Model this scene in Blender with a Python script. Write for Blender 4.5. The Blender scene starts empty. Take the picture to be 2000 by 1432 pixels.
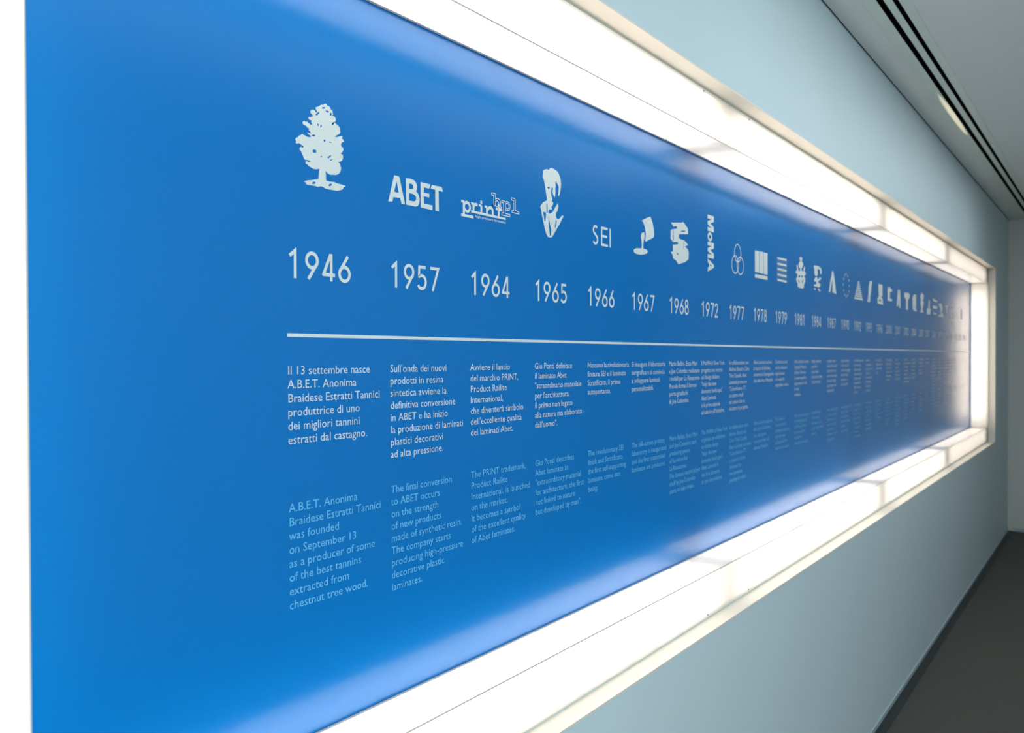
import bpy, bmesh, math, os, random
from mathutils import Vector, Matrix
from mathutils.geometry import tessellate_polygon

C = bpy.context.scene.collection
S = bpy.context.scene

# ------------------------------------------------------------------ camera, world, exposure, main lights
cam = bpy.data.cameras.new('camera'); camo = bpy.data.objects.new('camera', cam); C.objects.link(camo)
F = Vector((-0.58364, 0.81194, -0.010456)); R = Vector((0.81200, 0.58364, -0.003243)); U = Vector((-0.00347, 0.010383, 0.99994))
camo.matrix_world = Matrix(((R.x, U.x, -F.x, 0.82656), (R.y, U.y, -F.y, 0.0), (R.z, U.z, -F.z, 1.5414), (0, 0, 0, 1)))
cam.sensor_width = 36.0; cam.lens = 1663.2 / 2000 * 36; cam.clip_start = 0.02
cam.dof.use_dof = True; cam.dof.focus_distance = 1.55; cam.dof.aperture_fstop = 6.5
S.camera = camo
w = bpy.data.worlds.new('world'); S.world = w; w.use_nodes = True
w.node_tree.nodes['Background'].inputs[0].default_value = (0.75, 0.85, 1, 1)
w.node_tree.nodes['Background'].inputs[1].default_value = 0.05
S.view_settings.view_transform = 'Standard'; S.view_settings.look = 'None'
S.view_settings.exposure = 0.0; S.view_settings.gamma = 1.0; S.view_settings.use_curve_mapping = False

def area_light(name, loc, direction, sx, sy, power, color, parent=None, up='Z'):
    l = bpy.data.lights.new(name, 'AREA'); l.shape = 'RECTANGLE'; l.size = sx; l.size_y = sy
    l.energy = power; l.color = color
    o = bpy.data.objects.new(name, l); C.objects.link(o); o.location = loc
    o.rotation_euler = Vector(direction).to_track_quat('-Z', up).to_euler()
    if parent: o.parent = parent
    return o

# added cool fill at an unseen window, beside and behind the camera
area_light('window_fill', (2.96, -0.35, 1.65), (-1, 0.45, -0.05), 2.6, 1.6, 80, (0.80, 0.93, 1.0))
# added strip to brighten the wall, right of the air vents, out of view
area_light('wall_fill_strip', (0.74, 4.3, 2.715), (0, 0, -1), 0.12, 4.6, 21, (0.88, 0.97, 1.0), up='X')
# added unseen fill facing the opposite wall: soft light thrown back over the corridor
area_light('bounce_fill', (1.4, 2.6, 2.66), (1, 0, -0.5), 0.10, 5.0, 22, (0.84, 0.95, 1.0), up='X')
# added spot without a fixture, laying a warm streak on the vent flange
sp = bpy.data.lights.new('warm_beam', 'SPOT'); sp.energy = 48; sp.color = (1.0, 0.74, 0.52); sp.spot_size = math.radians(50); sp.spot_blend = 0.35; sp.shadow_soft_size = 0.004
spo = bpy.data.objects.new('warm_beam', sp); C.objects.link(spo)
z_ = -(Vector((0.137, 4.72, 2.73)) - Vector((0.75, 4.72, 1.90))).normalized(); y_ = Vector((0, 1, 0)); x_ = y_.cross(z_)
k_ = 0.022
spo.matrix_world = Matrix(((x_.x * k_, y_.x, z_.x, 0.75), (x_.y * k_, y_.y, z_.y, 4.72), (x_.z * k_, y_.z, z_.z, 1.90), (0, 0, 0, 1)))

LAMP_W = 1.9            # watts per metre of the strip lamps inside the light troughs
LAMP_COL = (1.0, 0.90, 0.79)

# ------------------------------------------------------------------ helpers
def mat(name, base, rough=0.5, spec=0.5, metal=0.0, noise=0.0, scale=20.0, bump=0.0, ior=1.5):
    m = bpy.data.materials.new(name); m.use_nodes = True
    nt = m.node_tree; b = nt.nodes['Principled BSDF']
    b.inputs['Base Color'].default_value = (*base, 1); b.inputs['Roughness'].default_value = rough
    b.inputs['Specular IOR Level'].default_value = spec; b.inputs['Metallic'].default_value = metal
    b.inputs['IOR'].default_value = ior
    if noise or bump:
        tc = nt.nodes.new('ShaderNodeTexCoord'); n = nt.nodes.new('ShaderNodeTexNoise')
        n.inputs['Scale'].default_value = scale; n.inputs['Detail'].default_value = 6
        nt.links.new(tc.outputs['Object'], n.inputs['Vector'])
        if noise:
            r = nt.nodes.new('ShaderNodeValToRGB')
            r.color_ramp.elements[0].position = 0.3; r.color_ramp.elements[1].position = 0.7
            r.color_ramp.elements[0].color = (*[c * (1 - noise) for c in base], 1)
            r.color_ramp.elements[1].color = (*[min(1, c * (1 + noise)) for c in base], 1)
            nt.links.new(n.outputs['Fac'], r.inputs['Fac']); nt.links.new(r.outputs['Color'], b.inputs['Base Color'])
        if bump:
            bp = nt.nodes.new('ShaderNodeBump'); bp.inputs['Strength'].default_value = bump; bp.inputs['Distance'].default_value = 0.002
            nt.links.new(n.outputs['Fac'], bp.inputs['Height']); nt.links.new(bp.outputs['Normal'], b.inputs['Normal'])
    return m

M = {}
M['wall'] = mat('pale_blue_wall_paint', (0.69, 0.84, 0.88), 0.55, 0.3, noise=0.012, scale=3, bump=0.05)
M['end'] = mat('end_wall_paint', (0.74, 0.75, 0.71), 0.6, 0.3, noise=0.01, scale=3)
M['dark_wall'] = mat('grey_opposite_wall', (0.42, 0.42, 0.41), 0.6, 0.3, noise=0.01, scale=3)
M['ceil'] = mat('ceiling_paint', (0.80, 0.83, 0.82), 0.6, 0.25, noise=0.01, scale=2)
M['floor'] = mat('dark_linoleum', (0.080, 0.076, 0.064), 0.55, 0.2, noise=0.10, scale=35, bump=0.04)
M['edge_black'] = mat('black_floor_edge', (0.018, 0.021, 0.022), 0.5)
M['alu'] = mat('grey_skirting', (0.50, 0.60, 0.64), 0.4)
M['cream'] = mat('cream_lacquer', (0.90, 0.85, 0.76), 0.45, 0.4)
M['metalgrille'] = mat('painted_aluminium', (0.72, 0.80, 0.73), 0.4, 0.5)
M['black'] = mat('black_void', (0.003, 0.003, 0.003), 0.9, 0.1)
M['housing'] = mat('white_housing', (0.88, 0.87, 0.84), 0.6)
M['seal'] = mat('grey_green_edge', (0.62, 0.68, 0.62), 0.4)
M['bead'] = mat('beige_corner_seam', (0.86, 0.78, 0.66), 0.5)
M['screw'] = mat('steel_screw', (0.30, 0.29, 0.26), 0.35, 0.5, 0.6)
M['blue'] = mat('glossy_blue_laminate', (0.0, 0.195, 0.60), 0.175, 0.5, ior=1.55)
M['print'] = mat('white_print', (0.78, 0.86, 0.85), 0.4, 0.25)
M['tint'] = mat('pale_blue_print', (0.18, 0.62, 0.93), 0.4, 0.25)

def diffuser_mat(name, trans, col):
    m = bpy.data.materials.new(name); m.use_nodes = True; nt = m.node_tree
    for n in list(nt.nodes): nt.nodes.remove(n)
    N = nt.nodes.new; L = nt.links.new
    out = N('ShaderNodeOutputMaterial'); tr = N('ShaderNodeBsdfTranslucent'); df = N('ShaderNodeBsdfDiffuse'); gl = N('ShaderNodeBsdfGlossy')
    m1 = N('ShaderNodeMixShader'); m2 = N('ShaderNodeMixShader'); fr = N('ShaderNodeLayerWeight'); pw = N('ShaderNodeMath'); ad = N('ShaderNodeMath')
    pw.operation = 'POWER'; pw.inputs[1].default_value = 5; ad.operation = 'MULTIPLY_ADD'; ad.inputs[1].default_value = .8; ad.inputs[2].default_value = .035
    tr.inputs['Color'].default_value = (*col, 1); df.inputs['Color'].default_value = (*col, 1)
    gl.inputs['Roughness'].default_value = 0.06
    m1.inputs['Fac'].default_value = trans
    L(df.outputs[0], m1.inputs[1]); L(tr.outputs[0], m1.inputs[2])
    L(fr.outputs['Facing'], pw.inputs[0]); L(pw.outputs[0], ad.inputs[0]); L(ad.outputs[0], m2.inputs['Fac']); L(m1.outputs[0], m2.inputs[1]); L(gl.outputs[0], m2.inputs[2])
    L(m2.outputs[0], out.inputs['Surface'])
    return m
M['opal'] = diffuser_mat('opal_acrylic', 0.62, (0.97, 0.95, 0.92))

def box(bm, x0, x1, y0, y1, z0, z1):
    v = [bm.verts.new((x, y, z)) for x in (x0, x1) for y in (y0, y1) for z in (z0, z1)]
    for f in ((0, 1, 3, 2), (4, 6, 7, 5), (0, 4, 5, 1), (2, 3, 7, 6), (0, 2, 6, 4), (1, 5, 7, 3)):
        bm.faces.new([v[i] for i in f])

def obj(name, bm, m, parent=None, smooth=False, bevel=0):
    bmesh.ops.recalc_face_normals(bm, faces=bm.faces)
    me = bpy.data.meshes.new(name); bm.to_mesh(me); bm.free()
    me.materials.append(m)
    if smooth:
        for p in me.polygons: p.use_smooth = True
    o = bpy.data.objects.new(name, me); C.objects.link(o)
    if parent: o.parent = parent
    if bevel:
        b = o.modifiers.new('bevel', 'BEVEL'); b.width = bevel; b.segments = 2; b.limit_method = 'ANGLE'
    return o

def boxes(name, lst, m, parent=None, bevel=0):
    bm = bmesh.new()
    for b in lst: box(bm, *b)
    return obj(name, bm, m, parent, bevel=bevel)

def tag(o, label=None, cat=None, group=None, kind=None):
    if label: o['label'] = label
    if cat: o['category'] = cat
    if group: o['group'] = group
    if kind: o['kind'] = kind
    return o

def empty(name, loc, label, cat, group=None):
    o = bpy.data.objects.new(name, None); C.objects.link(o); o.location = loc; o.empty_display_size = 0.1
    return tag(o, label, cat, group)

def reparent(parent):
    """children were modelled in world coordinates: keep them there"""
    inv = Matrix.Translation(parent.location).inverted()
    for c in parent.children: c.matrix_parent_inverse = inv

# ------------------------------------------------------------------ dimensions (metres)
XA = -0.048            # front face of the light troughs, behind the wall face x = 0
XB = -0.1617           # face of the blue panel
ZOT, ZOB = 2.2305, 0.8632     # opening in the wall
ZFT, ZFB = 2.1138, 0.9771     # inner edge of the troughs
YOL, YOR = 0.285, 7.6954
YFL, YFR = 0.4018, 7.585
JOINTS = [2.2267, 4.0377, 5.7525]
YE, XR, YN, ZC = 8.635, 3.0, -3.0, 2.7305

# ------------------------------------------------------------------ room shell
boxes('wall_left', [(XA, 0, YN, YE, 0, ZOB - .004), (XA, 0, YN, YE, ZOT + .004, 2.86),
                    (XA, 0, YN, YOL - .004, ZOB - .004, ZOT + .004), (XA, 0, YOR + .004, YE, ZOB - .004, ZOT + .004)], M['wall'])['kind'] = 'structure'
tag(boxes('light_block_slab', [(-.30, -.25, YN, YE, 0, 2.86)], M['housing']), kind='structure')      # unseen slab added behind the plasterboard skin to block light
tag(boxes('wall_end', [(-.30, XR + .1, YE, YE + .12, 0, 2.86)], M['end']), kind='structure')
tag(boxes('wall_near', [(-.30, XR + .1, YN - .12, YN, 0, 2.86)], M['end']), kind='structure')
tag(boxes('wall_right', [(XR, XR + .12, YN, YE, 0, .80), (XR, XR + .12, YN, YE, 2.5, 2.86), (XR, XR + .12, YN, -1.65, .80, 2.5),
                         (XR, XR + .12, .95, YE, .80, 2.5)], M['dark_wall']), kind='structure')
tag(boxes('unseen_window', [(XR + .02, XR + .07, -1.65, .95, .80, .85), (XR + .02, XR + .07, -1.65, .95, 2.45, 2.5),
                       (XR + .02, XR + .07, -1.65, -1.6, .85, 2.45), (XR + .02, XR + .07, .90, .95, .85, 2.45),
                       (XR + .02, XR + .07, -.38, -.32, .85, 2.45)], M['cream']), kind='structure')  # unseen window, added to carry the cool fill
tag(boxes('floor', [(-.30, XR + .1, YN - .1, YE + .1, -.10, 0)], M['floor']), kind='structure')
tag(boxes('ceiling', [(.007, .1104, YN, YE, ZC, ZC + .022), (.2432, XR, YN, YE, ZC, ZC + .022), (-.30, XR + .1, YN, YE, 2.86, 2.90)], M['ceil']), kind='structure')
tag(boxes('baseboard_left', [(0, .004, YN, YE, 0.002, .022)], M['alu']), kind='structure')
tag(boxes('floor_edge_strip', [(.004, .040, YN, YE, 0, .003)], M['edge_black']), kind='structure')  # thin near-black strip along the floor edge
tag(boxes('gap_shade_strip', [(0, .006, YN, YE, ZC + .004, ZC + .012)], M['black']), kind='structure')  # black strip standing in for the shade inside the ceiling gap
tag(boxes('baseboard_end', [(.04, XR, YE - .004, YE, 0.002, .03)], M['alu']), kind='structure')
# cream lining boards of the opening
tag(boxes('trim_3', [(XA, .0006, YOL - .004, YOR + .004, ZOT, ZOT + .004)], M['cream']), kind='structure')
tag(boxes('trim_4', [(XA, .0006, YOL - .004, YOR + .004, ZOB - .004, ZOB)], M['cream']), kind='structure')
tag(boxes('trim_5', [(XA, .0006, YOL - .004, YOL, ZOB, ZOT)], M['cream']), kind='structure')
tag(boxes('trim_6', [(XA, .0006, YOR, YOR + .004, ZOB, ZOT)], M['cream']), kind='structure')

# ------------------------------------------------------------------ linear air diffusers in the ceiling
def linear_diffuser(y0, y1, label):
    e = empty('air_grille', (.177, (y0 + y1) / 2, ZC), label, 'air vent', 'slot air vents in the ceiling')
    for i, (a, b) in enumerate(((.1104, .1505), (.1706, .1948), (.2114, .2432))):
        boxes('flange' if i != 1 else 'centre_bar', [(a, b, y0 + .0008, y1 - .0008, ZC - .0015, ZC + .02)], M['metalgrille'], e)
    boxes('plenum_box', [(.1505, .1706, y0, y1, ZC + .016, ZC + .020), (.1948, .2114, y0, y1, ZC + .016, ZC + .020)], M['black'], e)
    for a, b in ((.1500, .1711), (.1943, .2119)):
        boxes('slot_lining', [(a, a + .0008, y0, y1, ZC - .001, ZC + .02), (b - .0008, b, y0, y1, ZC - .001, ZC + .02)], M['black'], e)
    reparent(e)
linear_diffuser(-2.9, 3.505, 'twin-slot metal ceiling vent, nearer section before the hairline joint')
linear_diffuser(3.505, 8.62, 'twin-slot metal ceiling vent, farther section running to the end wall')

# ------------------------------------------------------------------ light troughs (real lamps behind bent opal acrylic)
def bent_profile(r=0.004, n=4):
    """profile of the bent sheet in (depth, outward) coordinates: depth from XA backwards, outward from the inner edge"""
    h = None
    return [(math.pi / 2 * i / n) for i in range(n + 1)]

def trough(name_label, side, a0, a1, group, screws, level=1.0):
    """side: 'top','bottom' -> runs along Y ; 'left','right' -> runs along Z. a0,a1 = run ends"""
    if side == 'top':   zi, zo, s = ZFT, ZOT, 1
    elif side == 'bottom': zi, zo, s = ZFB, ZOB, -1
    elif side == 'right': zi, zo, s = YFR, YOR, 1
    else: zi, zo, s = YFL, YOL, -1
    run_y = side in ('top', 'bottom')
    def P(x, t, r):      # x depth, t outward coordinate, r along the run
        return (x, r, t) if run_y else (x, t, r)
    def bx(x0, x1, t0, t1, r0, r1):
        t0, t1 = min(t0, t1), max(t0, t1)
        return (x0, x1, r0, r1, t0, t1) if run_y else (x0, x1, t0, t1, r0, r1)
    e = empty('light_trough', P(XA, zi, (a0 + a1) / 2), name_label, 'lamp', group)
    g = .0006
    # bent opal sheet: single skin with a rounded arris
    rr = 0.004; prof = [(XB + .007, zi)]
    for i in range(5):
        a = math.pi / 2 * i / 4
        prof.append((XA - rr + rr * math.sin(a), zi + s * (rr - rr * math.cos(a))))
    prof.append((XA, zo - s * .003))
    def sheet(nm, pr, m, r0, r1):
        bm = bmesh.new(); rows = [[bm.verts.new(P(x, t, r)) for x, t in pr] for r in (r0, r1)]
        for i in range(len(pr) - 1): bm.faces.new((rows[0][i], rows[0][i + 1], rows[1][i + 1], rows[1][i]))
        return obj(nm, bm, m, e)
    # corner troughs: the front face of top/bottom runs to the very ends, the soffit only between the side troughs
    f0, f1 = a0, a1
    q0, q1 = a0, a1
    if run_y:
        if a0 == YFL: f0 = YOL
        if a1 == YFR: f1 = YOR
    bm = bmesh.new()
    pr_back = prof[:4]; pr_front = prof[3:]
    for pr, r0, r1 in ((pr_back, q0 + g, q1 - g), (pr_front, f0 + g, f1 - g)):
        rows = [[bm.verts.new(P(x, t, r)) for x, t in pr] for r in (r0, r1)]
        for i in range(len(pr) - 1): bm.faces.new((rows[0][i], rows[0][i + 1], rows[1][i + 1], rows[1][i]))
    o = obj('opal_diffuser', bm, M['opal'], e); tag(o, 'glowing white acrylic cover')
    boxes('edge_seal', [bx(XA - .003, XA + .0012, zo - s * .0032, zo, f0, f1)], M['seal'], e)
    boxes('back_seal', [bx(XB, XB + .0075, zi, zi + s * .004, q0, q1)], M['cream'], e)
    bm = bmesh.new()
    k = .0006; bead = [(XA - .0016, zi - s * .0004), (XA + .0004, zi - s * .0004), (XA + .0004, zi + s * .0016)]
    rows = [[bm.verts.new(P(x, t, r)) for x, t in bead] for r in (q0, q1)]
    for i in range(2): bm.faces.new((rows[0][i], rows[0][i + 1], rows[1][i + 1], rows[1][i]))
    obj('corner_seam', bm, M['bead'], e)
    # housing
    hs = [bx(XB - .012, XB - .007, zi - s * .0, zo + s * .006, f0, f1), bx(XB - .007, XA, zo, zo + s * .006, f0, f1),
          ]
    hs.append(bx(XB - .007, XB + .001, zi + s * .0, zi + s * .012, q0, q1))
    hs.append(bx(XA - .014, XA - .012, zo - s * .015, zo, f0, f1))      # unseen lip added to dim the outer edge of the sheet
    for r in (a0, a1):
        hs.append(bx(XB - .007, XA - .009, zi + s * .006, zo - s * .003, r - .0035 if r == a1 else r, r if r == a1 else r + .0035))
    boxes('housing', hs, M['housing'], e)
    ln = (a1 - a0) - .15
    d = Vector((.85, 0, -s * 1.15)) if run_y else Vector((.85, -s * 1.15, 0))
    loc = P(XA - .085, zi + s * .074, (a0 + a1) / 2)
    l = area_light('strip_lamp', loc, d, ln if run_y else ln, .034, LAMP_W * ln * level, LAMP_COL, e)
    # orient the long side of the lamp along the run
    z = -d.normalized(); x = Vector((0, 1, 0)) if run_y else Vector((0, 0, 1)); y = z.cross(x)
    l.matrix_world = Matrix(((x.x, y.x, z.x, loc[0]), (x.y, y.y, z.y, loc[1]), (x.z, y.z, z.z, loc[2]), (0, 0, 0, 1)))
    mw = l.matrix_world.copy()
    for r in screws:
        bm = bmesh.new()
        bmesh.ops.create_uvsphere(bm, u_segments=10, v_segments=5, radius=.0028)
        bmesh.ops.scale(bm, vec=(.5, 1, 1), verts=bm.verts)
        bmesh.ops.translate(bm, vec=P(XA + .0004, zo - s * .0095, r), verts=bm.verts)
        obj('screw', bm, M['screw'], e, smooth=True)
        bm = bmesh.new(); bmesh.ops.create_uvsphere(bm, u_segments=10, v_segments=5, radius=.0022)
        bmesh.ops.translate(bm, vec=P(XB + .0105, zi - s * .0002, r), verts=bm.verts)
        obj('screw', bm, M['screw'], e, smooth=True)
    reparent(e)
    l.matrix_parent_inverse = Matrix.Translation(e.location).inverted(); l.matrix_basis = mw
    return e

edges = [YFL] + JOINTS + [YFR]
pos = ['nearest section, cut by the picture edge', 'second section from the near end', 'third section from the near end', 'farthest section by the end wall corner']
LEVEL = (1.0, 1.0, .80, .62)      # the farther lamps are a little weaker
for i in range(4):
    a, b = edges[i], edges[i + 1]
    sc = ([a + .158] if i else []) + ([b - .168] if i < 3 else [])
    trough('glowing white acrylic light trough above the blue panel, ' + pos[i], 'top', a, b, 'light troughs above the blue panel', sc, LEVEL[i])
for i in range(4):
    a, b = edges[i], edges[i + 1]
    sc = ([a + .150] if i else []) + ([b - .145] if i < 3 else [])
    trough('glowing white acrylic light trough below the blue panel, ' + pos[i], 'bottom', a, b, 'light troughs below the blue panel', sc, LEVEL[i])
trough('upright glowing light trough at the near left end of the panel', 'left', ZFB, ZFT, 'upright light troughs', [], .6)
trough('upright glowing light trough at the far right end of the panel', 'right', ZFB, ZFT, 'upright light troughs', [], .65)

# ------------------------------------------------------------------ the timeline panel
XP = XB + .0004          # face of the print
panel = empty('timeline_panel', (XB, 4.0, ZFB), 'long glossy blue timeline panel printed with white years, emblems and captions', 'sign')
JB = 4.885
boxes('laminate_sheet', [(XB - .006, XB, YFL - .002, JB - .0006, ZFB - .001, ZFT + .001)], M['blue'], panel)
boxes('laminate_sheet', [(XB - .006, XB, JB + .0006, YFR + .002, ZFB - .001, ZFT + .001)], M['blue'], panel)
boxes('timeline_rule', [(XB, XB + .0005, .8152, YFR - .001, 1.5727, 1.5779)], M['print'], panel)

def flat(name, faces2d, m, label=None):
    """faces2d: list of (verts, faces) in panel coordinates (Y, Z)"""
    V = []; Fc = []
    for n_, (vs, fs) in enumerate(faces2d):
        k = len(V); V += [(XP + (n_ % 9) * .00005, y, z) for y, z in vs]
        for f in fs:
            f = [k + i for i in f]
            a, b, c = (V[i] for i in f[:3])
            if (b[1] - a[1]) * (c[2] - a[2]) - (b[2] - a[2]) * (c[1] - a[1]) < 0: f = f[::-1]
            Fc.append(f)
    me = bpy.data.meshes.new(name); me.from_pydata(V, [], Fc); me.materials.append(m); me.update()
    o = bpy.data.objects.new(name, me); C.objects.link(o); o.parent = panel
    if label: o['label'] = label
    return o

def poly(loops):
    L = [[Vector((a, b, 0)) for a, b in l] for l in loops]
    tri = tessellate_polygon(L)
    vs = [p for l in loops for p in l]
    return (vs, [tuple(t) for t in tri])

def stroke(pts, w, closed=False):
    """thick line with mitred joints"""
    n = len(pts); Lf = []; Rt = []
    for i in range(n):
        p = Vector(pts[i])
        if closed: a = Vector(pts[i - 1]); b = Vector(pts[(i + 1) % n])
        else: a = Vector(pts[max(0, i - 1)]); b = Vector(pts[min(n - 1, i + 1)])
        d1 = (p - a).normalized() if (p - a).length > 1e-9 else None
        d2 = (b - p).normalized() if (b - p).length > 1e-9 else None
        if d1 is None: d1 = d2
        if d2 is None: d2 = d1
        t = (d1 + d2)
        t = t.normalized() if t.length > 1e-6 else d1
        nn = Vector((-t.y, t.x)); k = 1 / max(.35, nn.dot(Vector((-d1.y, d1.x))))
        Lf.append(tuple(p + nn * w / 2 * k)); Rt.append(tuple(p - nn * w / 2 * k))
    fs = [(i, (i + 1) % n, n + (i + 1) % n, n + i) for i in range(n if closed else n - 1)]
    return (Lf + Rt, fs)

def arc(cx, cy, rx, ry, a0, a1, n=16):
    return [(cx + rx * math.cos(math.radians(a0 + (a1 - a0) * i / n)), cy + ry * math.sin(math.radians(a0 + (a1 - a0) * i / n))) for i in range(n + 1)]

# stroke digits, cap height 1, geometric sans
DIG = {
 '0': [(arc(.33, .5, .255, .44, 0, 360, 28)[:-1], True)],
 '1': [([(.10, .775), (.345, .965), (.345, 0)], False)],
 '2': [(arc(.32, .70, .235, .245, 165, -25, 14) + [(.09, .055), (.60, .055)], False)],
 '3': [(arc(.31, .745, .2, .2, 150, -90, 14), False), (arc(.31, .29, .24, .255, 90, -155, 16), False)],
 '4': [([(.64, .235), (.04, .235)], False), ([(.065, .19), (.43, .985)], False), ([(.455, 0), (.455, 1)], False)],
 '5': [([(.56, .94), (.165, .94), (.15, .555)] + arc(.31, .325, .255, .27, 125, -150, 18), False)],
 '6': [(arc(.33, .315, .25, .26, 0, 360, 26)[:-1], True), ([(.50, .985), (.115, .43)], False)],
 '7': [([(.07, .94), (.58, .94), (.215, 0)], False)],
 '8': [(arc(.33, .745, .195, .20, 0, 360, 22)[:-1], True), (arc(.33, .295, .245, .245, 0, 360, 24)[:-1], True)],
 '9': [(arc(.33, .685, .25, .26, 0, 360, 26)[:-1], True), ([(.16, .015), (.545, .57)], False)],
}
def digits(txt, y, z, h, w=.125):
    out = []
    for i, ch in enumerate(txt):
        for pts, cl in DIG[ch]:
            out.append(stroke([(y + (i * .775 + a) * h, z + b * h) for a, b in pts], w * h, cl))
    return out
YEARS = ['1946', '1957', '1964', '1965', '1966', '1967', '1968', '1972', '1977', '1978', '1979', '1981', '1984', '1987', '1990',
         '1992', '1993', '1996', '2000', '2001', '2002', '2004', '2005', '2007', '2008', '2009', '2010', '2011', '2012', '2013', '2014']
Y0, DY = .8147, .2132
for i, yr in enumerate(YEARS):
    flat('year_number', digits(yr, Y0 + i * DY + .001, 1.6590, .0420), M['print'])
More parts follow.
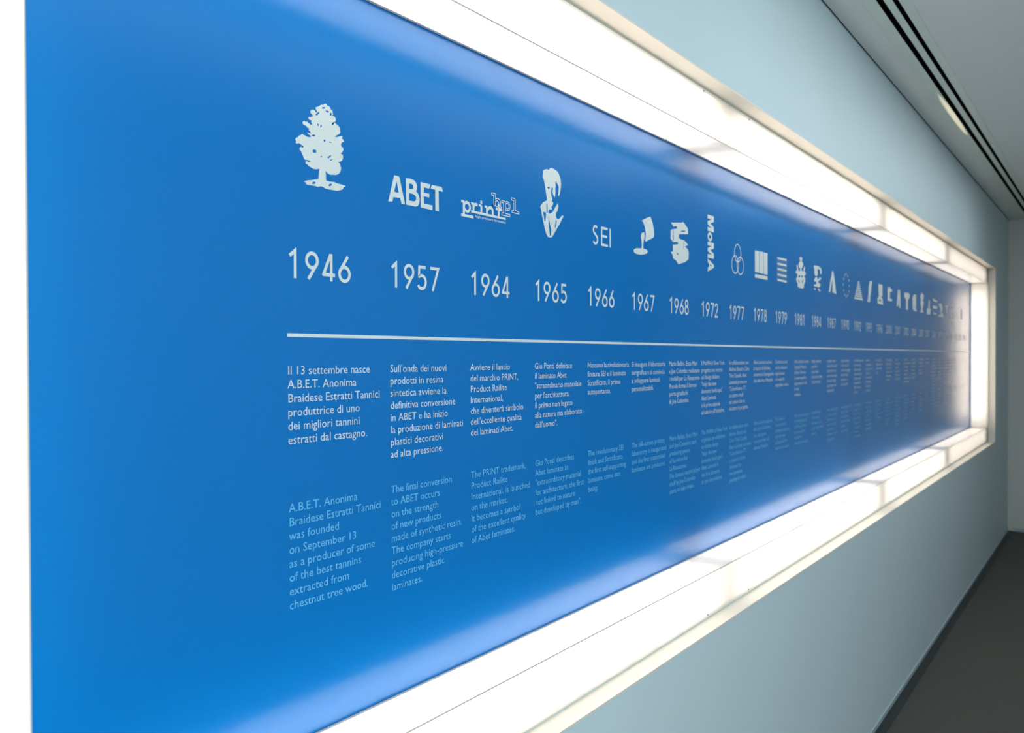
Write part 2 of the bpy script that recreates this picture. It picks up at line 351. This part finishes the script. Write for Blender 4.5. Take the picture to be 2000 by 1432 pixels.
SHAPES = {
  'tree': ['8777,18277 8742,18265 8700,18254 8658,18255 8616,18264 8575,18278 8541,18298 8514,18304 8505,18329 8528,18344 8562,18339 8610,18354 8562,18366 8508,18358 8480,18372 8467,18401 8447,18429 8434,18458 8414,18481 8394,18492 8398,18520 8428,18541 8448,18524 8475,18551 8441,18565 8401,18578 8374,18583 8348,18565 8321,18578 8335,18607 8315,18618 8328,18647 8362,18665 8389,18696 8422,18709 8445,18733 8483,18721 8517,18718 8551,18709 8592,18712 8627,18736 8592,18744 8565,18755 8538,18775 8579,18773 8613,18772 8607,18795 8572,18815 8579,18843 8545,18846 8525,18868 8484,18870 8457,18885 8455,18911 8485,18933 8519,18925 8546,18938 8566,18920 8594,18910 8628,18901 8642,18915 8621,18942 8629,18971 8591,18970 8567,18986 8574,19012 8608,19014 8636,19033 8661,19037 8636,19063 8609,19076 8606,19110 8630,19134 8671,19141 8699,19131 8713,19108 8741,19119 8723,19147 8709,19166 8713,19190 8749,19202 8777,19219 8819,19251 8862,19258 8888,19283 8919,19286 8940,19263 8976,19267 8998,19250 9008,19225 9041,19216 9048,19185 9055,19154 9026,19128 9070,19135 9095,19124 9113,19096 9106,19066 9079,19044 9106,19033 9135,19018 9172,19004 9191,18980 9193,18948 9205,18917 9178,18884 9134,18858 9082,18827 9134,18825 9185,18849 9238,18869 9245,18853 9230,18828 9260,18818 9282,18789 9237,18769 9214,18731 9221,18699 9259,18690 9266,18658 9243,18620 9206,18585 9250,18577 9258,18540 9242,18492 9205,18463 9153,18448 9190,18433 9201,18402 9216,18355 9196,18301 9159,18262 9115,18240 9056,18233 8998,18223 8947,18231 8912,18257 8897,18260 8904,18201 8908,18120 8983,18116 9070,18125 9128,18113 9217,18111 9314,18101 9262,18072 9254,18045 9202,18020 9128,17997 9040,17997 8967,17994 8895,17996 8839,18015 8796,18015 8740,17996 8684,18003 8615,18000 8546,17996 8508,18006 8519,18024 8471,18034 8533,18058 8615,18077 8699,18102 8752,18113 8762,18177', '8629,18042 8657,18063 8698,18064 8698,18043 8663,18023 8635,18025', '8953,18059 8982,18084 9023,18088 9018,18065 8982,18045 8956,18047', '8639,18525 8681,18551 8718,18540 8715,18507 8681,18493 8653,18500', '8935,18484 8978,18509 9022,18534 9000,18502 8963,18468 8939,18469', '8803,18945 8831,18940 8817,18905 8796,18906', '8740,18953 8768,18943 8760,18914 8739,18920', '9018,18981 9047,19037 9084,19043 9062,19002', '8861,18725 8879,18740 8901,18728 8886,18700 8865,18702', '8627,18752 8662,18770 8701,18765 8692,18746 8648,18737', '8826,19204 8862,19228 8897,19231 8883,19206 8847,19196', '8904,19190 8933,19191 8976,19185 8961,19165 8921,19161', '8706,19079 8762,19130 8783,19124 8748,19078 8720,19066', '8987,19160 9012,19177 9031,19159 9016,19126 8990,19128', '8973,18726 9023,18727 9019,18716 8975,18713', '8985,18445 9043,18477 9036,18460 8992,18430', '8799,18475 8835,18479 8828,18464 8806,18463'],
  'man': ['14885,19317 14918,19346 15005,19376 15104,19379 15137,19415 15215,19441 15282,19429 15361,19418 15440,19396 15485,19361 15531,19307 15565,19239 15580,19155 15559,19053 15529,18950 15490,18880 15460,18902 15476,18991 15484,19078 15450,19121 15404,19157 15371,19188 15354,19118 15370,19072 15347,19019 15358,18948 15331,18834 15279,18862 15235,18929 15257,18993 15246,19034 15202,19008 15183,18921 15190,18849 15234,18795 15223,18751 15200,18735 15256,18719 15271,18685 15233,18643 15188,18606 15222,18568 15177,18550 15111,18549 15084,18531 15077,18470 15110,18450 15199,18480 15255,18518 15311,18587 15391,18671 15448,18729 15466,18658 15447,18581 15413,18528 15379,18529 15367,18436 15401,18391 15469,18378 15538,18421 15584,18465 15642,18491 15676,18471 15607,18400 15537,18310 15445,18213 15354,18116 15275,18034 15219,17973 15130,17954 15052,17960 14987,18025 14933,18126 14890,18241 14837,18365 14805,18480 14767,18558 14806,18600 14871,18657 14947,18692 15012,18714 15024,18763 14991,18867 14964,18970 14934,19073 14895,19151 14856,19192 14874,19267', '15036,19000 15102,19026 15135,19007 15113,18970 15064,18974', '14870,18459 14978,18462 14989,18422 14960,18274 14923,18275 14902,18374', '15001,18652 15041,18657 15048,18460 15005,18460', '15077,18415 15131,18247 15186,18121 15174,17998 15130,17993 15098,18170', '15366,18350 15400,18348 15366,18203 15320,18173'],
  'lamp': ['19360,18857 19787,19008 19860,19011 19976,18868 20049,18692 20055,18561 20019,18504 19570,18347 19556,18387 19590,18547 19542,18697 19472,18792 19402,18841', '19429,18573 19499,18575 19516,18499 19504,18407 19456,18337 19442,18232 19441,18155 19555,18160 19669,18139 19692,18102 19640,18058 19469,18013 19300,17991 19106,17987 18970,18005 18915,18044 18943,18091 19079,18133 19343,18155 19363,18250 19344,18351 19308,18450 19344,18531'],
  'shelf': ['21061,19021 21744,19105 21844,19139 21911,19112 22166,18988 22166,18838 21577,18766 21560,18670 21643,18645 21876,18642 22011,18608 22182,18533 22011,18494 21977,18469 22147,18416 22216,18351 22198,18150 21976,18044 21526,17942 21379,18040 21201,18072 21170,18165 21058,18223 21106,18255 21192,18257 21186,18442 21331,18460 21511,18491 21527,18534 21413,18543 21219,18515 21091,18556 21043,18592 21044,18811 21124,18848 21300,18880 21430,18901 21453,18957 21333,18963 21236,18930', '21710,18879 21961,18913 21971,18879 21710,18846', '21172,18840 21220,18848 21235,18572 21203,18554', '21412,18244 21494,18245 21543,18208 21477,18195', '21870,18599 21910,18575 21903,18405 21876,18395'],
  'ABET': ['10400,18458 10509,18457 10528,18441 10660,18012 10578,18007 10540,18100 10379,18092 10355,18013 10257,18003', '10459,18370 10507,18178 10398,18184'],
  'ABET_B': ['10682,18454 10790,18465 10879,18457 10938,18423 10966,18367 10963,18319 10937,18278 10997,18230 11032,18154 11016,18077 10981,18031 10926,18011 10689,18010', '10762,18377 10819,18386 10858,18369 10873,18331 10848,18297 10761,18287', '10761,18217 10847,18217 10917,18197 10941,18161 10931,18115 10886,18093 10760,18090'],
  'ABET_E': ['11054,18452 11311,18453 11279,18375 11138,18374 11137,18282 11284,18284 11278,18219 11137,18218 11138,18095 11364,18093 11360,18011 11056,18014'],
  'ABET_T': ['11347,18449 11612,18457 11650,18377 11528,18377 11535,18013 11439,18010 11436,18380 11316,18382'],
  'bars': ['27463,18919 27869,18932 27869,18210 27463,18213', '27910,18932 28249,18941 28267,18205 27910,18210', '28284,18935 28681,18944 28681,18207 28302,18205', '27463,18137 28681,18159 28681,18031 27463,18025'],
  'stripes': ['29717,18911 30696,18928 30696,18853 29717,18838', '29717,18717 30696,18729 30696,18655 29717,18644', '29717,18531 30696,18539 30696,18464 29717,18459', '29717,18338 30696,18340 30696,18265 29717,18265', '29717,18152 30696,18149 30696,18075 29717,18079'],
  'crest': ['32221,19135 32369,19166 32536,19153 32536,19084 32462,19020 32611,18965 32668,18889 32555,18799 32462,18734 32481,18644 32819,18649 32971,18603 32971,18557 32819,18499 32781,18450 32914,18402 32895,18250 32763,18172 32744,18043 32593,17993 32222,17992 31984,18017 31984,18130 31857,18200 31785,18307 31930,18386 31966,18479 31749,18518 31749,18574 31893,18620 32258,18615 32277,18719 32130,18764 32075,18850 32166,18937 32295,19005 32221,19055', '32057,18440 32277,18469 32295,18402 32112,18377', '32425,18480 32612,18471 32574,18400 32444,18401', '32057,18271 32185,18280 32204,18167 32094,18183', '32518,18304 32631,18312 32612,18196 32537,18191', '31821,18816 31984,18819 32057,18622 31911,18621', '32743,18827 32895,18828 32800,18647 32668,18648'],
  'scribble': ['33989,18968 34231,19013 34559,19005 34892,18984 35060,18901 35061,18731 34892,18717 34850,18860 34642,18903 34477,18853 34559,18740 34477,18613 34232,18582 34090,18679 34090,18822', '34232,18547 34477,18553 34518,18472 34684,18520 34809,18590 34998,18567 34935,18490 34643,18432 34601,18357 34935,18307 34851,18205 34643,18155 34437,18178 34030,18175 34030,18234 34355,18280 34354,18376 34070,18368 34090,18453', '33990,18077 34192,18114 34314,18086 34152,18034', '34560,18125 34726,18100 34956,18066 34810,18014 34602,18044'],
  'compass': ['36593,18972 36766,18976 36941,18691 37225,18051 36630,18093 36663,18671 36288,18072 36085,18060 36389,18650'],
  'cone': ['40814,18848 41047,18857 41701,18014 40161,18013'],
  'brush': ['43022,19004 43534,19056 43374,18813 43311,18577 43153,18259 43090,18010 42619,18001 42773,18391 42834,18731'],
  'bottle': ['44792,19002 45654,19013 45657,18464 45448,18387 45693,18320 45801,18018 44662,18026 44593,18292 44931,18390 44863,18514', '45001,18251 45345,18253 45345,18157 44967,18161'],
  'bracket': ['46838,18961 47431,18991 47923,18879 47734,18767 47357,18761 47359,18427 47888,18406 47813,18292 46842,18283'],
  'stilts': ['49291,18999 49817,19015 49859,18808 49946,18027 49579,18045 49535,18615 49377,18105 48978,18120 49212,18770'],
  'mushroom': ['50867,18926 52092,18985 52418,18867 52316,18710 51919,18598 51923,18025 51372,18016 51368,18598 50939,18694'],
  'figure': ['53602,18997 54196,19001 54155,18216 54394,18038 53610,18036 53224,18143 53142,18817'],
  'totem': ['55931,19230 56556,19105 56439,18871 56186,18793 56560,18682 56358,18445 56191,18275 56498,18045 55445,18034 55773,18289 55522,18566 55686,18766 55485,19011'],
  'chair': ['57566,18370 58820,18410 58733,18036 57570,18007', '58182,18931 58543,18850 58493,18412 58008,18390'],
  'flags': ['59458,19101 61178,18986 61081,18894 59647,18941', '59556,18630 61084,18668 60988,18489 59652,18447', '59654,18225 60895,18172 60702,18078 59655,18123'],
  'swan': ['61772,18876 62783,18926 63200,18588 62791,18284 63413,18237 63415,18021 61583,18025 61681,18116 62485,18201 62277,18618 61774,18735'],
  'pin': ['64144,18885 65227,18900 65118,18784 64906,18296 64581,18283 64575,18759 64145,18776'],
  'clasp': ['66454,19052 67726,19096 67848,18833 66572,18776', '66464,18320 67502,18341 67623,18060 66467,18057'],
  'arch': ['70919,18932 71563,18961 71575,18157 70930,18175'],
}
def loops(name): return [[tuple(float(v) / 1e4 for v in p.split(',')) for p in l.split()] for l in SHAPES[name]]
def emblem(parts, label): flat('emblem', parts, M['print'], label)
emblem([poly(loops('tree'))], 'white silhouette of a chestnut tree')
emblem([poly(loops('ABET')), poly(loops('ABET_B')), poly(loops('ABET_E')), poly(loops('ABET_T'))], 'bold white letters ABET')
emblem([poly(loops('man'))], 'white stencil portrait of a man in a suit')
emblem([poly([l]) for l in loops('lamp')], 'white table lamp silhouette')
emblem([poly(loops('shelf'))], 'white record player shelf silhouette')
emblem([poly([l]) for l in loops('bars')], 'three white upright bars over a base bar')
emblem([poly([l]) for l in loops('stripes')] + [stroke([(a, 1.81), (a, 1.893)], .0012) for a in [2.966 + .0125 * k for k in range(9)]], 'white grid of heavy rows and fine columns')
cr = loops('crest'); emblem([poly(cr[:5])] + [poly([l]) for l in cr[5:]], 'white ornate crest')
emblem([poly([l]) for l in loops('scribble')], 'white scattered pattern')
for n, lb in (('compass', 'white pair of compasses'), ('brush', 'white brush'), ('bracket', 'white bracket shape'), ('stilts', 'white forked spire'), ('mushroom', 'white mushroom shape'), ('figure', 'white standing figure shape'),
              ('totem', 'white stacked totem shape'), ('chair', 'white chair shape'), ('flags', 'white flag shapes'), ('swan', 'white swan shape'),
              ('pin', 'white pin shape'), ('clasp', 'white pair of blocks'), ('arch', 'white upright bar')):
    emblem([poly([l]) for l in loops(n)], lb)
bt = loops('bottle'); emblem([poly(bt)], 'white bottle shape')
# striped cone
c0 = loops('cone')[0]; (ax, az), (bx_, bz), (cx, cz), (dx, dz) = c0
rows = []
for k in range(9):
    t0, t1 = k / 9, k / 9 + (.075 if k < 8 else .111)
    L = lambda t: (ax + (dx - ax) * t, az + (dz - az) * t); Rr = lambda t: (bx_ + (cx - bx_) * t, bz + (cz - bz) * t)
    rows.append(([L(t0), Rr(t0), Rr(t1), L(t1)], [(0, 1, 2, 3)]))
emblem(rows, 'white striped cone')
# ring of stars
def star(cy, cz, r):
    pts = [(cy + (r if k % 2 == 0 else r * .42) * math.sin(math.pi * k / 5), cz + (r if k % 2 == 0 else r * .42) * math.cos(math.pi * k / 5)) for k in range(10)]
    return poly([pts])
emblem([star(3.8805 + .049 * math.sin(math.radians(30 * k)), 1.8530 + .049 * math.cos(math.radians(30 * k)), .0075) for k in range(12)], 'ring of twelve small white stars')
# three linked rings
emblem([stroke([(c[0] + .0275 * math.cos(2 * math.pi * k / 36), c[1] + .0275 * math.sin(2 * math.pi * k / 36)) for k in range(36)], .0036, True)
        for c in ((2.5925, 1.8672), (2.5705, 1.8300), (2.6145, 1.8300))], 'three linked white rings')
# SEI
h = .0445; z0 = 1.8010
S_ = arc(.36, .745, .20, .20, 38, 262, 14) + arc(.345, .265, .235, .215, 82, -148, 14)[1:]
sei = [stroke([(1.6885 + a * h, z0 + b * h) for a, b in S_], .0056)]
for a, b in (((1.005, 0), (1.005, 1)), ((1.0, .94), (1.64, .94)), ((1.0, .52), (1.58, .52)), ((1.0, .06), (1.66, .06)), ((1.90, 0), (1.90, 1))):
    sei.append(stroke([(1.6885 + a[0] * h, z0 + a[1] * h), (1.6885 + b[0] * h, z0 + b[1] * h)], .0056))
emblem(sei, 'thin white letters SEI')
# MoMA, bold, turned a quarter clockwise: letters run downwards
def turned(pts, zt, sc=.046, wd=1.0):      # local u along the reading direction, v up (cap = 1)
    return [(2.3545 + v * sc, zt - u * wd) for u, v in pts]
Mo = [[(0, 0), (0, 1), (.016, 1), (.0235, .42), (.031, 1), (.047, 1), (.047, 0), (.036, 0), (.036, .62), (.028, 0), (.019, 0), (.011, .62), (.011, 0)]]
mm = [poly([turned(Mo[0], 1.9570)]), poly([turned(Mo[0], 1.8785)])]
oo = lambda r, rv: [(.0135 + r * math.cos(t * math.pi / 10), .36 + rv * math.sin(t * math.pi / 10)) for t in range(20)]
mm.append(poly([turned(oo(.0135, .37), 1.9075), turned(oo(.0055, .17), 1.9075)]))
mm.append(poly([turned([(0, 0), (.0155, 1), (.0235, 1), (.039, 0), (.027, 0), (.0245, .2), (.0145, .2), (.012, 0)], 1.8295), turned([(.0165, .36), (.0225, .36), (.0195, .72)], 1.8295)]))
emblem(mm, 'bold white letters MoMA running downwards')

# ---- logo of column three: slab letters "print" over outlined "hpl"
def T2(ox, oz, s): return lambda pts: [(ox + a * s, oz + b * s) for a, b in pts]
pr = []
t = T2(1.2165, 1.8127, .0178); wv = .0056
def st(pts, w_=wv, cl=False): pr.append(stroke(t(pts), w_, cl))
def slab(x0, x1, y, w_=.0044): st([(x0, y), (x1, y)], w_)
st([(.42, .95), (.42, -.50)]); slab(0, .5, .92); slab(-.02, 2.0, -.50, .0050); pr.append(stroke(t(arc(.93, .44, .50, .46, 0, 360, 24)[:-1]), .0054, True))
st([(2.02, .9), (2.02, .05)]); slab(1.62, 2.1, .92); slab(1.62, 4.0, .06); st(arc(2.45, .55, .40, .36, 175, 50, 8))
st([(3.35, .92), (3.35, .05)]); slab(2.95, 3.4, .92); st([(3.2, 1.28), (3.52, 1.28)], .0055)
st([(4.35, .9), (4.35, .05)]); slab(3.95, 4.4, .92); slab(3.95, 6.0, .06); st([(4.4, .62)] + arc(4.95, .55, .42, .38, 150, 0, 10) + [(5.37, .05)])
st([(6.45, 1.5), (6.45, .1)]); slab(5.95, 7.1, .92); slab(5.9, 7.75, .06, .0040)
t = T2(1.309, 1.8315, .0168); ow = .0016
def outl(pts, cl=True): pr.append(stroke(t(pts), ow, cl))
outl([(0, 1.60), (.62, 1.60), (.75, 1.45), (.75, .98), (1.1, 1.12), (1.5, 1.05), (1.72, .8), (1.72, .2), (1.9, .2), (1.9, 0), (.95, 0), (.95, .2), (1.35, .2), (1.35, .7), (1.1, .85), (.75, .7), (.75, .2), (.35, .2), (.0, .2), (0, 0), (.0, .2), (.40, .2), (.40, 1.35), (0, 1.35)])
outl([(1.95, 1.0), (2.5, 1.0), (2.6, .9), (3.0, 1.05), (3.4, .95), (3.62, .55), (3.5, .12), (3.0, -.06), (2.62, .08), (2.62, -.42), (3.55, -.42), (3.55, -.68), (1.95, -.68), (1.95, -.42), (2.28, -.42), (2.28, .78), (1.95, .78)])
pr.append(stroke(t(arc(3.02, .5, .36, .34, 0, 360, 20)[:-1]), ow, True))
outl([(3.9, 1.60), (4.5, 1.60), (4.66, 1.45), (4.66, .22), (5.4, .1), (5.4, -.12), (3.95, -.12), (3.95, .1), (4.35, .22), (4.35, 1.35), (3.9, 1.35)])

# ---- type
def type_mesh(lines, size, xs, thin):
    """returns list of (verts, faces) of set type, origin at first baseline"""
    cu = bpy.data.curves.new('type', 'FONT')
    cu.size = 1.0; cu.resolution_u = 2; cu.offset = thin; cu.space_line = 1.0
    o = bpy.data.objects.new('type', cu); C.objects.link(o); res = []
    for k, ln in enumerate(lines):
        if not ln: res.append(([], [])); continue
        cu.body = ln; bpy.context.view_layer.update()
        me = o.to_mesh()
        res.append(([(v.co.x * size * xs, v.co.y * size) for v in me.vertices], [tuple(p.vertices) for p in me.polygons]))
        o.to_mesh_clear()
    bpy.data.objects.remove(o); bpy.data.curves.remove(cu)
    return res
def fit_xs(line, width, size, thin):
    v = type_mesh([line], size, 1.0, thin)[0][0]; return width / (max(p[0] for p in v) - min(p[0] for p in v))
PITCH = .02035
TS = .0123 / max(p[1] for p in type_mesh(['H'], 1, 1, 0)[0][0])
XS = fit_xs('Braidese Estratti Tannici', .1870, TS, -.002)
tag_ = type_mesh(['high pressure laminates'], .0066, 1.0, .012)[0]
wid = max(p[0] for p in tag_[0])
pr.append(([(1.2578 + a * .0967 / wid, 1.8045 + b) for a, b in tag_[0]], tag_[1]))
emblem(pr, 'white slab letters print with outlined letters hpl behind')
def caption(lines, y, z, m, thin, name):
    out = []
    for k, (vs, fs) in enumerate(type_mesh(lines, TS, XS, thin)):
        out.append(([(y + a, z - k * PITCH + b) for a, b in vs], fs))
    flat(name, out, m)
IT = ["Il 13 settembre nasce|A.B.E.T. Anonima|Braidese Estratti Tannici|produttrice di uno|dei migliori tannini|estratti dal castagno.",
 "Sull'onda dei nuovi|prodotti in resina|sintetica avviene la|definitiva conversione|in ABET e ha inizio|la produzione di laminati|plastici decorativi|ad alta pressione.",
 "Avviene il lancio|del marchio PRINT,|Product Railite|International,|che diventerà simbolo|dell'eccellente qualità|dei laminati Abet.",
 "Gio Ponti definisce|il laminato Abet|\"straordinario materiale|per l'architettura,|il primo non legato|alla natura ma elaborato|dall'uomo\".",
 "Nascono la rivoluzionaria|finitura SEI e il laminato|Stratificato, il primo|autoportante.",
 "Si inaugura il laboratorio|serigrafico e si comincia|a sviluppare laminati|personalizzabili.",
 "Mario Bellini, Enzo Mari|e Joe Colombo realizzano|i mobili per La Rinascente.|Prende forma il famoso|porta giradischi|di Joe Colombo.",
 "Il MoMA di New York|progetta una mostra|sul design italiano|\"Italy: the new|domestic landscape\".|Abet Laminati|è la prima azienda|ad aderire all'iniziativa.",
 "In collaborazione con|Andrea Branzi e Clino|Trini Castelli, Abet|Laminati promuove|\"Colordinamo 77\",|un centro studi|sul colore che va|incontro al progetto.",
 "Abet Laminati sostiene|la nascita di Alchimia,|movimento d'avanguardia|che darà vita a Memphis.",
 "Continua la serie|con la collezione|degli laminati|e le superfici|serigrafate a mano.",
 "Abet Laminati sostiene|il gruppo Memphis|di Ettore Sottsass|la nuova superficie|rappresenta lo stile|di tutta|un'epoca."]
EN = ["A.B.E.T. Anonima|Braidese Estratti Tannici|was founded|on September 13|as a producer of some|of the best tannins|extracted from|chestnut tree wood.",
 "The final conversion|to ABET occurs|on the strength|of new products|made of synthetic resin.|The company starts|producing high-pressure|decorative plastic|laminates.",
 "The PRINT trademark,|Product Railite|International, is launched|on the market.|It becomes a symbol|of the excellent quality|of Abet laminates.",
 "Gio Ponti describes|Abet laminate as|\"extraordinary material|for architecture, the first|not linked to nature|but developed by man\".",
 "The revolutionary SEI|finish and Stratificato,|the first self-supporting|laminate, come into|being.",
 "The silk-screen printing|laboratory is inaugurated|and the first customised|laminates are produced.",
 "Mario Bellini, Enzo Mari|and Joe Colombo start|producing pieces|of furniture for|La Rinascente.|The famous record player|shelf by Joe Colombo|starts to take shape.",
 "The MoMA of New York|organises an exhibition|on Italian design|\"Italy: the new|domestic landscape\".|Abet Laminati is|the first company|to join the initiative.",
 "In collaboration with|Andrea Branzi and|Clino Trini Castelli,|Abet Laminati promotes|\"Colordinamo 77\",|a research centre|dedicated to|the systematic|planning of colour.",
 "Abet Laminati supports|the birth of Alchimia,|the avant-garde|movement that will|develop Memphis.",
 "The series of|screen printed|laminates continues|with the new|surfaces and the|hand made colours.",
 "Abet Laminati supports|the Memphis group|by Ettore Sottsass|the new surface|represents|the style of an epoch."]
# line counts and rough line lengths (characters) of the captions too far away to read
FAR_IT = [(18, 12, 12, 16, 18), (17, 19, 18, 19, 17, 16, 15), (17, 16, 18, 18, 13, 14), (22, 20, 18, 17, 16, 17, 15, 7), (12, 15, 18, 14, 17, 13, 15, 10), (16, 17, 15, 6),
          (18, 16, 17, 16, 15, 11), (14, 16, 9, 14, 17, 17), (15, 22, 14, 15, 14, 22, 18), (12, 14, 15, 14, 14, 13), (22, 14, 14, 13, 13), (20, 16), (19, 20, 19, 22, 15, 16, 14, 12, 17, 14),
          (12, 14, 13, 15, 12, 14, 11), (18, 17, 18, 16, 14, 16, 15, 14, 10), (16, 17, 15, 14, 16), (16, 14, 17, 15), (12, 12), (10, 10)]
FAR_EN = [(18, 17, 16, 19, 9), (20, 20, 19, 20, 14, 18, 17), (22, 17, 16, 17, 8, 12), (16, 15, 14, 14, 14, 14, 12, 15), (17, 16, 15, 11, 13, 17, 14), (15, 16, 12, 18, 11),
          (12, 19, 16, 14, 16, 12, 6), (20, 15, 12, 14, 12, 14, 10, 7), (16, 20, 16, 15, 15, 10, 13), (18, 17, 13, 12, 14), (12, 11, 17, 13, 8, 13), (9, 10, 6), (14, 16, 14, 15, 13, 20, 11, 10, 12, 11),
          (12, 14, 13, 15, 12), (18, 17, 18, 16, 14, 16), (16, 17, 15, 14), (16, 14), (12, 12), (10, 10)]
rnd = random.Random(4)
def far_lines(lens, words):
    out = []
    for n in lens:
        s = rnd.choice(words)
        while len(s) < n - 3: s += ' ' + rnd.choice(words)
        out.append(s[:n])
    return out
WI = 'Abet Laminati nuova superficie laminati decorativi colore design progetto materiale serie il la di che per una del'.split()
WE = 'Abet laminate new surface laminates decorative colour design project material series the of and for with in'.split()
for i in range(31):
    it = IT[i].split('|') if i < len(IT) else far_lines(FAR_IT[i - len(IT)], WI)
    en = EN[i].split('|') if i < len(EN) else far_lines(FAR_EN[i - len(EN)], WE)
    y = Y0 + i * DY
    caption(it, y, 1.5178, M['print'], -.002, 'italian_caption')
    caption(en, y + .001, 1.3165, M['tint'], -.003, 'english_caption')
reparent(panel)
